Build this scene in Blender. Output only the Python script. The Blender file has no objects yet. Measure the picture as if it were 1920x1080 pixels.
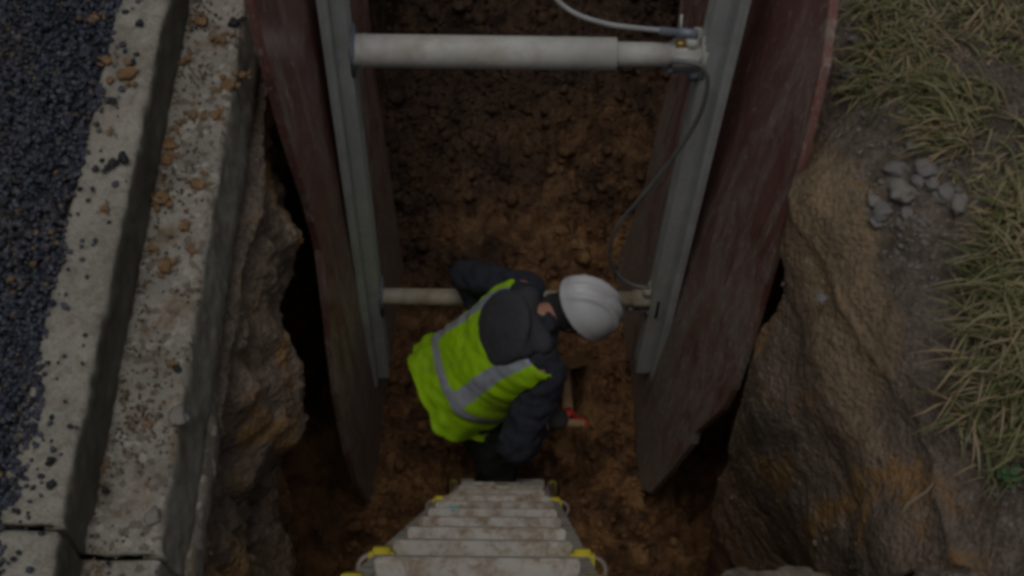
import bpy, math, random
import numpy as np
from mathutils import Vector, Matrix, noise as mnoise
R = math.radians
scene = bpy.context.scene

# ------------------------------------------------------------------ camera
cam_d = bpy.data.cameras.new('camera'); cam = bpy.data.objects.new('camera', cam_d)
scene.collection.objects.link(cam); scene.camera = cam
cam_d.sensor_width = 36; cam_d.lens = 2531/1920*36
cam_d.clip_start = 0.05; cam_d.clip_end = 500
F = 2531.0; H = 2.85
_n = np.array([912-960, -(2243-540), -F]); _n /= np.linalg.norm(_n)
_y = np.array([974-960, 3222+540, -F]); _y /= np.linalg.norm(_y)
_y -= _n*(_y@_n); _y /= np.linalg.norm(_y)
_z = -_n; _x = np.cross(_y, _z)
CM = np.stack([_x, _y, _z], 1)            # world axes seen from the camera
m4 = Matrix(CM.T.tolist()).to_4x4(); m4.translation = (0, 0, H)
cam.matrix_world = m4

# ------------------------------------------------------------------ sky, sun, exposure
SUN_EL, SUN_AZ = R(79), R(200)            # azimuth clockwise from +Y
w = bpy.data.worlds.new('World'); scene.world = w; w.use_nodes = True
nt = w.node_tree; bg = nt.nodes['Background']
sky = nt.nodes.new('ShaderNodeTexSky'); sky.sky_type = 'NISHITA'; sky.sun_disc = False
sky.sun_elevation = SUN_EL; sky.sun_rotation = SUN_AZ; sky.dust_density = 6; sky.air_density = 1.0; sky.ozone_density = 1.0
hsv = nt.nodes.new('ShaderNodeHueSaturation'); hsv.inputs['Saturation'].default_value = 0.35
nt.links.new(sky.outputs[0], hsv.inputs['Color']); nt.links.new(hsv.outputs[0], bg.inputs[0]); bg.inputs[1].default_value = 0.13
sl = bpy.data.lights.new('sun', 'SUN'); sl.energy = 1.5; sl.angle = R(27); sl.color = (1, .96, .9)
so = bpy.data.objects.new('sun', sl); scene.collection.objects.link(so)
sd = Vector((math.sin(SUN_AZ)*math.cos(SUN_EL), math.cos(SUN_AZ)*math.cos(SUN_EL), math.sin(SUN_EL)))
so.rotation_euler = sd.to_track_quat('Z', 'Y').to_euler()
vs = scene.view_settings; vs.view_transform = 'Standard'; vs.look = 'None'; vs.gamma = 1; vs.exposure = -2.2
scene.cycles.filter_width = 3.7           # the photograph is a soft one
scene.cycles.use_denoising = True
scene.cycles.max_bounces = 6

# ------------------------------------------------------------------ helpers
C = scene.collection
def link(o, parent=None):
    C.objects.link(o)
    if parent: o.parent = parent
    return o
def tag(o, label=None, cat=None, group=None, kind=None):
    if label: o['label'] = label
    if cat: o['category'] = cat
    if group: o['group'] = group
    if kind: o['kind'] = kind
    return o
def empty(name, loc=(0, 0, 0)):
    o = bpy.data.objects.new(name, None); o.location = loc; o.empty_display_size = .1; return link(o)
def smooth(me):
    me.polygons.foreach_set('use_smooth', [True]*len(me.polygons))
def mesh_np(name, V, Fq, mat=None, parent=None, sm=True, fmat=None, mats=None):
    me = bpy.data.meshes.new(name)
    V = np.asarray(V, np.float32); Fq = np.asarray(Fq, np.int32)
    k = Fq.shape[1]
    me.vertices.add(len(V)); me.vertices.foreach_set('co', V.ravel())
    me.loops.add(Fq.size); me.loops.foreach_set('vertex_index', Fq.ravel())
    me.polygons.add(len(Fq)); me.polygons.foreach_set('loop_start', np.arange(0, Fq.size, k, dtype=np.int32))
    for m in (mats or [mat]): me.materials.append(m)
    if fmat is not None: me.polygons.foreach_set('material_index', np.asarray(fmat, np.int32))
    me.polygons.foreach_set('use_smooth', np.full(len(Fq), sm))
    me.update(calc_edges=True); me.validate()
    return link(bpy.data.objects.new(name, me), parent)
class MB:
    """collects shapes into one mesh"""
    def __init__(s): s.v = []; s.f = []; s.m = []
    def add(s, V, Fs, mi=0):
        b = len(s.v); s.v += [tuple(map(float, p)) for p in V]; s.f += [tuple(b+i for i in f) for f in Fs]; s.m += [mi]*len(Fs); return s
    def box(s, c, d, rot=None, bev=0.0, mi=0):
        c = Vector(c); d = Vector(d)/2; rot = rot or Matrix.Identity(3)
        b = min(bev, min(d)*.9)
        if b <= 0:
            P = [(x, y, z) for x in (-1, 1) for y in (-1, 1) for z in (-1, 1)]
            V = [c+rot @ Vector((p[0]*d.x, p[1]*d.y, p[2]*d.z)) for p in P]
            return s.add(V, [(0, 1, 3, 2), (4, 6, 7, 5), (0, 4, 5, 1), (2, 3, 7, 6), (0, 2, 6, 4), (1, 5, 7, 3)], mi)
        import bmesh
        bm = bmesh.new(); bmesh.ops.create_cube(bm, size=1)
        for v in bm.verts: v.co = Vector((v.co.x*2*d.x, v.co.y*2*d.y, v.co.z*2*d.z))
        bmesh.ops.bevel(bm, geom=bm.edges[:], offset=b, segments=2, affect='EDGES')
        bm.verts.index_update()
        s.add([c+rot @ v.co for v in bm.verts], [tuple(v.index for v in f.verts) for f in bm.faces], mi); bm.free(); return s
    def tube(s, pts, rad, n=12, caps=True, mi=0):
        pts = [Vector(p) for p in pts]; k = len(pts)
        rad = rad if hasattr(rad, '__len__') else [rad]*k
        up = None; V = []; Fs = []
        for i, p in enumerate(pts):
            t = (pts[min(i+1, k-1)]-pts[max(i-1, 0)]).normalized()
            if up is None:
                up = t.orthogonal().normalized()
            up = (up-t*up.dot(t)).normalized(); q = t.cross(up)
            V += [p+(up*math.cos(a)+q*math.sin(a))*rad[i] for a in [2*math.pi*j/n for j in range(n)]]
        for i in range(k-1):
            for j in range(n):
                Fs.append((i*n+j, i*n+(j+1) % n, (i+1)*n+(j+1) % n, (i+1)*n+j))
        if caps: Fs += [tuple(range(n-1, -1, -1)), tuple(range((k-1)*n, k*n))]
        return s.add(V, Fs, mi)
    def ball(s, c, r, rot=None, nu=16, nv=10, mi=0):
        c = Vector(c); r = r if hasattr(r, '__len__') else (r, r, r); rot = rot or Matrix.Identity(3)
        V = [c+rot @ Vector((0, 0, r[2]))]; Fs = []
        for i in range(1, nv):
            th = math.pi*i/nv
            V += [c+rot @ Vector((r[0]*math.sin(th)*math.cos(a), r[1]*math.sin(th)*math.sin(a), r[2]*math.cos(th))) for a in [2*math.pi*j/nu for j in range(nu)]]
        V.append(c+rot @ Vector((0, 0, -r[2])))
        for j in range(nu): Fs.append((0, 1+j, 1+(j+1) % nu)); Fs.append((len(V)-1, 1+(nv-2)*nu+(j+1) % nu, 1+(nv-2)*nu+j))
        for i in range(nv-2):
            for j in range(nu): Fs.append((1+i*nu+j, 1+(i+1)*nu+j, 1+(i+1)*nu+(j+1) % nu, 1+i*nu+(j+1) % nu))
        return s.add(V, Fs, mi)
    def cap(s, p0, r0, p1, r1, n=14):
        p0 = Vector(p0); p1 = Vector(p1); s.tube([p0, p1], [r0, r1], n); s.ball(p0, r0, nu=n); s.ball(p1, r1, nu=n); return s
    def build(s, name, mats, parent=None, sm=True):
        me = bpy.data.meshes.new(name); me.from_pydata(s.v, [], s.f)
        mats = mats if isinstance(mats, (list, tuple)) else [mats]
        for m in mats: me.materials.append(m)
        me.polygons.foreach_set('material_index', s.m)
        if sm: smooth(me)
        me.update()
        o = link(bpy.data.objects.new(name, me), parent); return o
def remesh(o, vox, it=6, disp=None):
    m = o.modifiers.new('r', 'REMESH'); m.mode = 'VOXEL'; m.voxel_size = vox; m.use_smooth_shade = True
    if it: m = o.modifiers.new('s', 'SMOOTH'); m.iterations = it; m.factor = .5
    if disp:
        for sc, st in disp:
            t = bpy.data.textures.new('folds', 'CLOUDS'); t.noise_scale = sc; t.noise_depth = 1
            d = o.modifiers.new('d', 'DISPLACE'); d.texture = t; d.strength = st; d.mid_level = .5; d.texture_coords = 'LOCAL'
    return o
def autosmooth(o, bev=0):
    if bev:
        b = o.modifiers.new('b', 'BEVEL'); b.width = bev; b.segments = 2; b.limit_method = 'ANGLE'
    me = o.data; me.polygons.foreach_set('use_smooth', [False]*len(me.polygons)); return o

# numpy value noise -------------------------------------------------
def vnoise(x, y, z, seed=0):
    xi = np.floor(x).astype(np.int64); yi = np.floor(y).astype(np.int64); zi = np.floor(z).astype(np.int64)
    xf = x-xi; yf = y-yi; zf = z-zi
    u = xf*xf*xf*(xf*(xf*6-15)+10); v = yf*yf*yf*(yf*(yf*6-15)+10); t = zf*zf*zf*(zf*(zf*6-15)+10)
    def h(a, b, c):
        k = (a*374761393+b*668265263+c*2147483647*7+seed*974634777) & 0xffffffff
        k = ((k ^ (k >> 13))*1274126177) & 0xffffffff
        k = ((k ^ (k >> 15))*2246822519) & 0xffffffff
        return ((k ^ (k >> 16)) & 0xffff)/65535.0*2-1
    def L(a, b, q): return a+(b-a)*q
    return L(L(L(h(xi, yi, zi), h(xi+1, yi, zi), u), L(h(xi, yi+1, zi), h(xi+1, yi+1, zi), u), v),
             L(L(h(xi, yi, zi+1), h(xi+1, yi, zi+1), u), L(h(xi, yi+1, zi+1), h(xi+1, yi+1, zi+1), u), v), t)
def fbm(x, y, z, sc, octv=4, seed=0, ridged=False, gain=.5):
    x = np.asarray(x, float); y = np.asarray(y, float)+0*x; z = np.asarray(z, float)+0*x
    a = 1; s = 0; f = 1/sc
    for i in range(octv):
        n = vnoise(x*f+i*7.3, y*f+i*3.1, z*f+i*5.7, seed+i)
        s = s+a*((1-2*np.abs(n)) if ridged else n); a *= gain; f *= 2.03
    return s
def sstep(a, b, x): t = np.clip((x-a)/(b-a), 0, 1); return t*t*(3-2*t)
def G(y, z, y0, z0, sy, sz): return np.exp(-((y-y0)/sy)**2-((z-z0)/sz)**2)

# ------------------------------------------------------------------ materials
class N:
    def __init__(s, name):
        s.m = bpy.data.materials.new(name); s.m.use_nodes = True; s.t = s.m.node_tree; s.b = s.t.nodes['Principled BSDF']
        s.geo = None
    def new(s, k): return s.t.nodes.new(k)
    def put(s, sock, v):
        if isinstance(v, bpy.types.NodeSocket): s.t.links.new(v, sock)
        elif isinstance(v, (tuple, list)) and len(v) == 3 and sock.type == 'RGBA': sock.default_value = (*v, 1)
        else: sock.default_value = v
    def obj(s):
        if s.geo is None: s.geo = s.new('ShaderNodeTexCoord')
        return s.geo.outputs['Object']
    def pos(s): return s.new('ShaderNodeNewGeometry').outputs['Position']
    def mapp(s, v, scale=(1, 1, 1), rot=(0, 0, 0)):
        n = s.new('ShaderNodeMapping'); s.put(n.inputs[0], v); n.inputs['Scale'].default_value = scale; n.inputs['Rotation'].default_value = rot; return n.outputs[0]
    def noise(s, scale, det=4, rough=.6, vec=None, dist=0):
        n = s.new('ShaderNodeTexNoise'); s.put(n.inputs['Vector'], vec or s.obj()); n.inputs['Scale'].default_value = scale
        n.inputs['Detail'].default_value = det; n.inputs['Roughness'].default_value = rough; n.inputs['Distortion'].default_value = dist; return n.outputs[0]
    def vor(s, scale, vec=None, out=0, feat='F1'):
        n = s.new('ShaderNodeTexVoronoi'); n.feature = feat; s.put(n.inputs['Vector'], vec or s.obj()); n.inputs['Scale'].default_value = scale; return n.outputs[out]
    def ramp(s, fac, stops):
        n = s.new('ShaderNodeValToRGB'); s.put(n.inputs[0], fac); cr = n.color_ramp
        while len(cr.elements) < len(stops): cr.elements.new(.5)
        for e, (p, c) in zip(cr.elements, stops):
            e.position = p; e.color = (c, c, c, 1) if not hasattr(c, '__len__') else (*c, 1)
        return n.outputs[0]
    def mix(s, fac, a, b, mode='MIX'):
        n = s.new('ShaderNodeMix'); n.data_type = 'RGBA'; n.blend_type = mode
        s.put(n.inputs[0], fac); s.put(n.inputs[6], a); s.put(n.inputs[7], b); return n.outputs[2]
    def math(s, op, a, b=0.0, clamp=False):
        n = s.new('ShaderNodeMath'); n.operation = op; n.use_clamp = clamp; s.put(n.inputs[0], a); s.put(n.inputs[1], b); return n.outputs[0]
    def sep(s, v):
        n = s.new('ShaderNodeSeparateXYZ'); s.put(n.inputs[0], v); return n.outputs
    def mr(s, v, a, b, c=0, d=1):
        n = s.new('ShaderNodeMapRange'); s.put(n.inputs[0], v)
        for i, q in enumerate((a, b, c, d)): n.inputs[i+1].default_value = q
        return n.outputs[0]
    def bump(s, h, st=.5, dist=.01, prev=None):
        n = s.new('ShaderNodeBump'); s.put(n.inputs['Height'], h); n.inputs['Strength'].default_value = st; n.inputs['Distance'].default_value = dist
        if prev: s.put(n.inputs['Normal'], prev)
        return n.outputs[0]
    def done(s, col, rough=.8, metal=0, normal=None, spec=None):
        s.put(s.b.inputs['Base Color'], col); s.put(s.b.inputs['Roughness'], rough); s.put(s.b.inputs['Metallic'], metal)
        if normal: s.put(s.b.inputs['Normal'], normal)
        if spec is not None: s.b.inputs['Specular IOR Level'].default_value = spec
        return s.m

def m_soil():
    n = N('soil'); p = n.pos(); xyz = n.sep(p); X, Y, Z = xyz[0], xyz[1], xyz[2]
    big = n.noise(1.6, 3, .55, p, .6); mid = n.noise(6, 4, .6, p, .4); fine = n.noise(45, 5, .7, p); vf = n.noise(190, 3, .6, p)
    # deep clay: ochre to dark brown
    clay = n.ramp(mid, [(.30, (.09, .050, .026)), (.44, (.19, .098, .046)), (.58, (.35, .185, .078)), (.75, (.45, .27, .125))])
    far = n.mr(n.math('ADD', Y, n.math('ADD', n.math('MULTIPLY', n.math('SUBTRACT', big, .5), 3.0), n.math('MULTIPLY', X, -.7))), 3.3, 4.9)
    clay = n.mix(n.math('MULTIPLY', far, .9), clay, n.ramp(mid, [(.3, (.030, .020, .016)), (.7, (.10, .062, .042))]))  # shade of the far trench floor, put into the clay colour
    # walls: brown topsoil with orange seams
    sv = n.mapp(p, (1, 1.1, .9)); wn = n.noise(3.0, 6, .66, sv, .7)
    wall = n.ramp(wn, [(.28, (.10, .074, .054)), (.42, (.21, .16, .12)), (.53, (.27, .205, .15)), (.60, (.38, .22, .08)), (.68, (.26, .19, .135)), (.8, (.33, .29, .24))])
    iswall = n.mr(n.math('ADD', Z, n.math('MULTIPLY', n.math('SUBTRACT', big, .5), 1.2)), -2.15, -.95)
    # only where the surface is steep or high
    col = n.mix(iswall, clay, wall)
    # verge: grey brown dry dirt
    dirt = n.ramp(n.noise(9, 6, .7, p, .3), [(.30, (.085, .066, .050)), (.5, (.18, .145, .115)), (.62, (.26, .21, .17)), (.75, (.14, .105, .08))])
    istop = n.mr(n.math('ADD', Z, n.math('MULTIPLY', n.math('SUBTRACT', mid, .5), .35)), -.34, -.16)
    col = n.mix(istop, col, dirt)
    # tan clay smeared over the crest beside the right panel
    dx = n.math('DIVIDE', n.math('SUBTRACT', X, n.math('ADD', .92, n.math('MULTIPLY', n.math('SUBTRACT', 2.2, Y), .06))), .12)
    dy = n.math('DIVIDE', n.math('SUBTRACT', Y, 2.12), .55)
    dd = n.math('ADD', n.math('MULTIPLY', dx, dx), n.math('MULTIPLY', dy, dy))
    band = n.mr(n.math('ADD', dd, n.math('MULTIPLY', n.math('SUBTRACT', n.noise(5, 4, .6, p), .5), 2.6)), 1.25, .6)
    band = n.math('MULTIPLY', band, n.mr(Z, -.6, -.3))
    pale = n.math('MULTIPLY', n.mr(n.math('ADD', dd, n.math('MULTIPLY', n.math('SUBTRACT', mid, .5), 1.0)), 1.9, 1.2), n.mr(dx, -.5, -.8)); pale = n.math('MULTIPLY', pale, n.mr(Z, -.45, -.3))
    col = n.mix(n.math('MULTIPLY', pale, .7), col, (.34, .31, .26))
    col = n.mix(n.math('MULTIPLY', band, .85), col, n.ramp(mid, [(.3, (.25, .185, .11)), (.7, (.40, .29, .17))]))
    # grit
    col = n.mix(1.0, col, n.ramp(fine, [(.25, .66), (.5, .98), (.75, 1.3)]), 'MULTIPLY')
    sp = n.vor(110, p, 1); spv = n.sep(sp)[0]
    st = n.math('MULTIPLY', n.math('MULTIPLY', n.math('GREATER_THAN', spv, .93), istop), n.math('SUBTRACT', 1.0, band))
    col = n.mix(n.math('MULTIPLY', st, .5), col, (.34, .32, .29))
    h = n.math('ADD', n.math('MULTIPLY', n.noise(28, 6, .7, p), 1.0), n.math('MULTIPLY', n.vor(60, p), .5))
    nm = n.bump(vf, .5, .004, n.bump(h, .9, .022))
    return n.done(col, n.mr(n.noise(5, 3, .5, p), .3, .7, .55, .95), 0, nm, .35)

def m_concrete(dirt=.5, green=0.0, seed=0, base=(.36, .335, .29), gcol=((.055, .055, .042), (.12, .12, .085))):
    gc = [(.3, gcol[0]), (.7, gcol[1])]
    n = N('concrete'); p = n.pos()
    c = n.ramp(n.noise(4, 6, .65, p, .3), [(.3, tuple(v*.6 for v in base)), (.55, base), (.8, tuple(v*1.25 for v in base))])
    fine = n.noise(120, 4, .7, p)
    c = n.mix(1, c, n.ramp(fine, [(.3, .68), (.5, 1.0), (.7, 1.2)]), 'MULTIPLY')
    s = n.vor(55, p, 1); ss = n.sep(s)
    c = n.mix(n.math('MULTIPLY', n.math('GREATER_THAN', ss[0], .82), dirt), c, (.13, .10, .075))
    c = n.mix(n.math('MULTIPLY', n.math('GREATER_THAN', ss[1], .9), dirt), c, (.5, .47, .42))
    clay = n.mr(n.noise(7, 5, .7, p, .5), .52, .66)
    c = n.mix(n.math('MULTIPLY', clay, dirt), c, n.ramp(fine, [(.3, (.12, .085, .05)), (.7, (.24, .165, .085))]))
    if green:
        nz = n.math('ABSOLUTE', n.sep(n.new('ShaderNodeNewGeometry').outputs['Normal'])[2])
        side = n.mr(nz, .75, .35)
        c = n.mix(n.math('MULTIPLY', side, green), c, n.ramp(n.noise(9, 4, .6, p), gc))
    h = n.math('ADD', n.noise(90, 5, .7, p), n.math('MULTIPLY', n.noise(14, 4, .6, p), .8))
    return n.done(c, .9, 0, n.bump(h, .5, .006), .3)

def m_asphalt():
    n = N('asphalt'); p = n.pos()
    oi = n.new('ShaderNodeAttribute'); oi.attribute_name = 'tone'; v = oi.outputs['Fac']
    c = n.ramp(v, [(0, (.010, .011, .016)), (.55, (.042, .050, .076)), (.86, (.085, .097, .135)), (.93, (.14, .10, .06)), (1, (.19, .12, .055))])
    dust = n.mr(n.noise(2.0, 3, .5, p), .50, .70)
    c = n.mix(n.math('MULTIPLY', dust, .5), c, (.11, .085, .06))
    return n.done(c, .42, 0, n.bump(n.noise(300, 3, .6, p), .5, .002), .5)

def m_plain(name, col, rough=.7, metal=0, bsc=60, bst=.2, bd=.003, var=.25, spec=None):
    n = N(name)
    c = n.mix(1, col, n.ramp(n.noise(bsc*.15, 4, .6), [(.3, 1-var), (.7, 1+var)]), 'MULTIPLY')
    return n.done(c, rough, metal, n.bump(n.noise(bsc, 4, .6), bst, bd), spec)

def m_muddy(name, col, mud=(.20, .13, .07), amt=.5, rough=.5, metal=0, scale=12, edge=(.55, .68), spec=None):
    n = N(name); k = n.mr(n.noise(scale, 6, .72, None, .3), edge[0], edge[1]); k2 = n.mr(n.noise(scale*6, 4, .7), .62, .70)
    k = n.math('MAXIMUM', k, n.math('MULTIPLY', k2, .7))
    c = n.mix(1, col, n.ramp(n.noise(3, 4, .6), [(.3, .8), (.7, 1.12)]), 'MULTIPLY')
    c = n.mix(n.math('MULTIPLY', k, amt), c, mud)
    return n.done(c, n.mr(k, 0, 1, rough, .9), n.math('MULTIPLY', n.math('SUBTRACT', 1.0, k), metal) if metal else 0, n.bump(n.noise(80, 4, .6), .25, .003), spec)

def m_ply():
    n = N('plywood_film'); o = n.obj()
    st = n.mapp(o, (1, 1, .30)); wn = n.noise(4.5, 6, .72, st, 1.6); w2 = n.noise(22, 5, .75, n.mapp(o, (1, 1, .35)), 2.5)
    red = n.ramp(n.noise(3, 4, .6, o), [(.3, (.20, .078, .064)), (.7, (.32, .15, .13))])
    # grey dried mud smears, heavier low on the sheet
    z = n.sep(o)[2]
    lowz = n.mr(z, 1.1, -1.1, -.06, .17)
    k = n.mr(n.math('ADD', wn, lowz), .43, .60)
    c = n.mix(n.math('MULTIPLY', k, .64), red, n.ramp(w2, [(.3, (.27, .245, .20)), (.7, (.54, .51, .43))]))
    sc = n.mr(w2, .575, .62); sc2 = n.mr(n.math('ABSOLUTE', n.math('SUBTRACT', n.noise(6, 5, .7, n.mapp(o, (1, 1, .28)), 3.0), .5)), .012, .0); sc = n.math('MAXIMUM', sc, n.math('MULTIPLY', sc2, n.mr(wn, .42, .55))); c = n.mix(n.math('MULTIPLY', sc, .62), c, (.66, .58, .54))
    bowl = n.mr(n.noise(2.3, 5, .7, n.mapp(o, (1, 1, .5), ), .8), .6, .68)
    c = n.mix(n.math('MULTIPLY', bowl, .5), c, (.10, .036, .032))
    return n.done(c, n.mr(k, 0, 1, .28, .7), 0, n.bump(wn, .3, .006, n.bump(n.noise(60, 4, .7, o), .2, .003)), .55)

M = dict(
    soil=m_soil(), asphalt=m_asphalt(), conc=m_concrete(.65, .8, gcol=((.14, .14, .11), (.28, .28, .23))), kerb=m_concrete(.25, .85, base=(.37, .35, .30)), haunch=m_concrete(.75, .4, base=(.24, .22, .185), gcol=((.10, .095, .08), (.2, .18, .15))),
    ply=m_ply(), alu=m_muddy('aluminium', (.68, .72, .71), (.44, .43, .36), .7, .5, 0, 5, (.42, .7)),
    tan=m_muddy('worn_strut_paint', (.50, .45, .36), (.28, .22, .14), .7, .55, 0, 8, (.44, .66)), white=m_muddy('strut_paint', (.60, .60, .57), (.36, .32, .25), .6, .5, 0, 7, (.46, .68)),
    steelgrey=m_plain('grey_steel', (.25, .29, .34), .5, .3), brass=m_plain('brass_fitting', (.45, .30, .10), .4, .7),
    hosew=m_plain('pale_hose', (.38, .40, .40), .5), hoseb=m_plain('dark_hose', (.20, .21, .21), .45), blue=m_plain('blue_paint', (.04, .17, .42), .5),
    ladder=m_muddy('ladder_aluminium', (.52, .49, .44), (.25, .175, .10), .9, .6, 0, 22, (.44, .62)), yellow=m_muddy('yellow_plastic', (.72, .60, .04), (.3, .22, .08), .6, .5, 0, 14, (.55, .75)),
    ringm=m_plain('ring_steel', (.26, .215, .19), .45, .3), cyan=m_plain('cyan_sticker', (.02, .42, .48), .5), rubber=m_plain('rubber', (.03, .03, .03), .8),
    lime=m_muddy('lime_mesh', (.40, .74, .002), (.22, .26, .03), .55, .7, 0, 7, (.50, .72)), silver=m_muddy('reflective_tape', (.38, .41, .48), (.20, .20, .21), .6, .4, 0, 10, (.46, .66)),
    hood=m_plain('charcoal_fabric', (.060, .060, .070), .95, 0, 400, .3, .002, .15), navy=m_plain('navy_fabric', (.028, .032, .045), .9, 0, 300, .3, .002, .2),
    trouser=m_muddy('trouser_fabric', (.020, .022, .022), (.06, .05, .03), .6, .95, 0, 8), skin=m_plain('skin', (.45, .23, .16), .5, 0, 200, .1, .001, .1),
    hair=m_plain('dark_beanie', (.030, .032, .038), .9, 0, 260, .5, .003), helmet=m_muddy('helmet_shell', (.66, .68, .71), (.42, .37, .30), .5, .32, 0, 14, (.6, .75)),
    glove=m_plain('glove_rubber', (.035, .038, .034), .7), boot=m_muddy('boot', (.04, .03, .022), (.16, .09, .04), .9),
    wood=m_muddy('ash_wood', (.42, .27, .14), (.18, .12, .06), .6, .6), red=m_plain('red_grip', (.62, .04, .035), .45), mud=m_plain('clay_caked_steel', (.17, .092, .037), .8, 0, 40, .6, .01),
    clay=m_plain('orange_clay', (.27, .165, .08), .95, 0, 60, .9, .01, .45), tar=m_plain('tar_crumb', (.022, .024, .033), .5, 0, 80, .8, .01, .4),
    stone=m_muddy('grey_stone', (.23, .22, .21), (.12, .09, .06), .6, .85, 0, 18, (.5, .65)), stone2=m_muddy('pale_stone', (.27, .255, .23), (.15, .11, .07), .6, .85, 0, 18, (.52, .68)),
    root=m_plain('root_bark', (.24, .20, .15), .9), weed=m_plain('weed_leaf', (.07, .15, .06), .6),
)
def m_grass():
    n = N('grass_blade'); a = n.new('ShaderNodeAttribute'); a.attribute_name = 'tone'
    c = n.ramp(a.outputs['Fac'], [(0, (.075, .095, .030)), (.3, (.15, .17, .060)), (.5, (.24, .235, .105)), (.75, (.34, .29, .17)), (1, (.40, .29, .16))])
    m = n.done(c, .55, 0, None, .4); n.b.inputs['Transmission Weight'].default_value = 0; return m
M['grass'] = m_grass()

# ------------------------------------------------------------------ ground: one loft with the trench in it
def wallL(y, z):
    near = sstep(2.95, 2.55, y)
    t = np.clip((z+.2)/-2.7, 0, 1)
    x = -.70-t*(.11*near+.03)
    x = x-.36*sstep(2.12, 2.26, y)*sstep(3.3, 2.7, y)*sstep(-.75, -1.05, z)*sstep(-2.9, -2.3, z)*(1-.55*G(y, z, 2.4, -.6, .12, .35))
    x = x+.19*G(y, z, 1.90, -.72, .17, .22)+.11*G(y, z, 2.38, -.5, .16, .25)+.11*G(y, z, 1.62, -1.2, .16, .12)+.08*G(y, z, 1.35, -.8, .2, .25)-.10*G(y, z, 1.60, -.95, .12, .07)
    x = x+.12*np.exp(-(z+2.92)/.12)
    return x
def crestR(y): return .80+.13*sstep(2.3, 2.65, y)+.20*sstep(2.15, 1.55, y)
def wallR(y, z):
    t = np.clip((z+.25)/-2.65, 0, 1)
    m = sstep(2.5, 2.1, y)
    x = crestR(y)+(1-m)*t*(1.15-crestR(y))+m*(.03*t+.06*t**3)+m*.13*np.exp(-(z+.25)**2/.018)*(z < 0)
    x = x+.40*sstep(2.22, 2.42, y)*sstep(3.9, 3.2, y)*sstep(-.4, -.7, z)*sstep(-2.8, -2.0, z)
    x = x+.06*G(y, z, 2.1, -.5, .15, .12)-.05*G(y, z, 1.6, -.9, .2, .2)+.05*G(y, z, 1.55, -1.5, .2, .25)
    x = x-.10*np.exp(-(z+2.92)/.13)
    return x
def floorZ(x, y):
    z = -2.88+.055*fbm(x, y, 0, .35, 3, 11)-.065*fbm(x, y, 0, .16, 3, 21, True)-.035*fbm(x, y, 0, .09, 2, 27, True)-.012*fbm(x, y, 0, .05, 2, 31, True)
    z = z+.25*sstep(4.2, 6.5, y)+.10*G(x, y, 1.05, 2.3, .3, .6)
    return z
def openness(x, y):
    e = 1.0+.245*sstep(.25, .50, x)+.03*fbm(x, y*0, 0, .15, 2, 5)
    return sstep(e-.05, e+.05, y)*(1-sstep(9.0, 9.2, y))
def verge(x, y, c):
    d = x-c
    z = -.25*np.clip(1-(d+.02)/.40, 0, 1)**1.7+.03*sstep(.3, 1.2, d)
    z = z-.05*G(x, y, 1.15, 1.25, .15, .35)
    z = z+.022*fbm(x, y, 0, .25, 3, 41)+.010*fbm(x, y, 0, .06, 3, 51, True)+.004*fbm(x, y, 0, .02, 2, 61)*sstep(0, .05, d)
    return z
ys = np.concatenate([[-60, -25, -10, -4, -1.5, -.5, 0, .3, .6, .8], np.arange(.9, 6.5, .013), np.arange(6.55, 9.0, .07), np.arange(9.0, 9.25, .03), [9.5, 10, 12, 16, 25, 60]])
cols = []   # each: function giving x, z for all ys
X = []; Z = []
for xl in (-60, -30, -12, -5, -3, -2, -1.4, -1.0):
    X.append(np.full_like(ys, xl)); Z.append(np.full_like(ys, -.22))
zs = np.linspace(-.22, -2.86, 185)
fineL = []
for z in zs:
    x = wallL(ys, z)
    rock = sstep(-1.35, -.9, z)
    x = x+.045*fbm(x*0, ys, z, .26, 2, 71)*sstep(-.22, -.4, z)+(.010+.024*rock)*(-1)*fbm(x*0, ys, z, .13, 4, 81, True)*sstep(-.22, -.3, z)+.006*fbm(x*0, ys, z, .022, 2, 85)
    X.append(x); Z.append(np.full_like(ys, z)+.012*fbm(x*0, ys, z, .07, 2, 91))
iL = len(X)-1
zsr = np.linspace(-2.86, -.25, 185); XR = []; ZR = []
for z in zsr:
    x = wallR(ys, z)
    x = x+.018*fbm(x*0, ys, z, .45, 2, 101)+.008*fbm(x*0, ys, z, .12, 4, 111)*sstep(-.25, -.35, z)+.005*fbm(x*0, ys, z, .022, 2, 115)
    XR.append(x); ZR.append(np.full_like(ys, z)+.012*fbm(x*0, ys, z, .07, 2, 121))
xa, xb = X[iL], XR[0]; za, zb = Z[iL], ZR[0]
nf = 150
for k in range(1, nf):
    t = k/nf; x = xa+(xb-xa)*t; z = floorZ(x, ys); e = min(1, t/.06, (1-t)/.06)
    z = (za if t < .5 else zb)*(1-e)+z*e
    X.append(x); Z.append(z)
X += XR; Z += ZR
c0 = XR[-1]
for k in range(1, 125):
    d = k*.0125; x = c0+d; X.append(x); Z.append(verge(x, ys, c0)*sstep(0, .04, d)+ZR[-1]*(1-sstep(0, .04, d)))
for xr in (2.9, 3.6, 5, 9, 20, 60): X.append(np.full_like(ys, xr)); Z.append(np.full_like(ys, .02))
X = np.array(X); Z = np.array(Z); Yg = np.tile(ys, (len(X), 1))
g = openness(X, Yg)
lev = np.where(X > .3, -.12+.02*fbm(X, Yg, 0, .2, 3, 7)+.01*fbm(X, Yg, 0, .05, 2, 8), -.22)
inside = np.zeros(len(X), bool); inside[8:8+185+nf-1+185] = True
Zn = np.where(inside[:, None], Z*g+lev*(1-g), Z)
Z = Zn
nc, nr = X.shape
V = np.stack([X, Yg, Z], -1).reshape(-1, 3)
I = np.arange(nc*nr).reshape(nc, nr)
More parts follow.
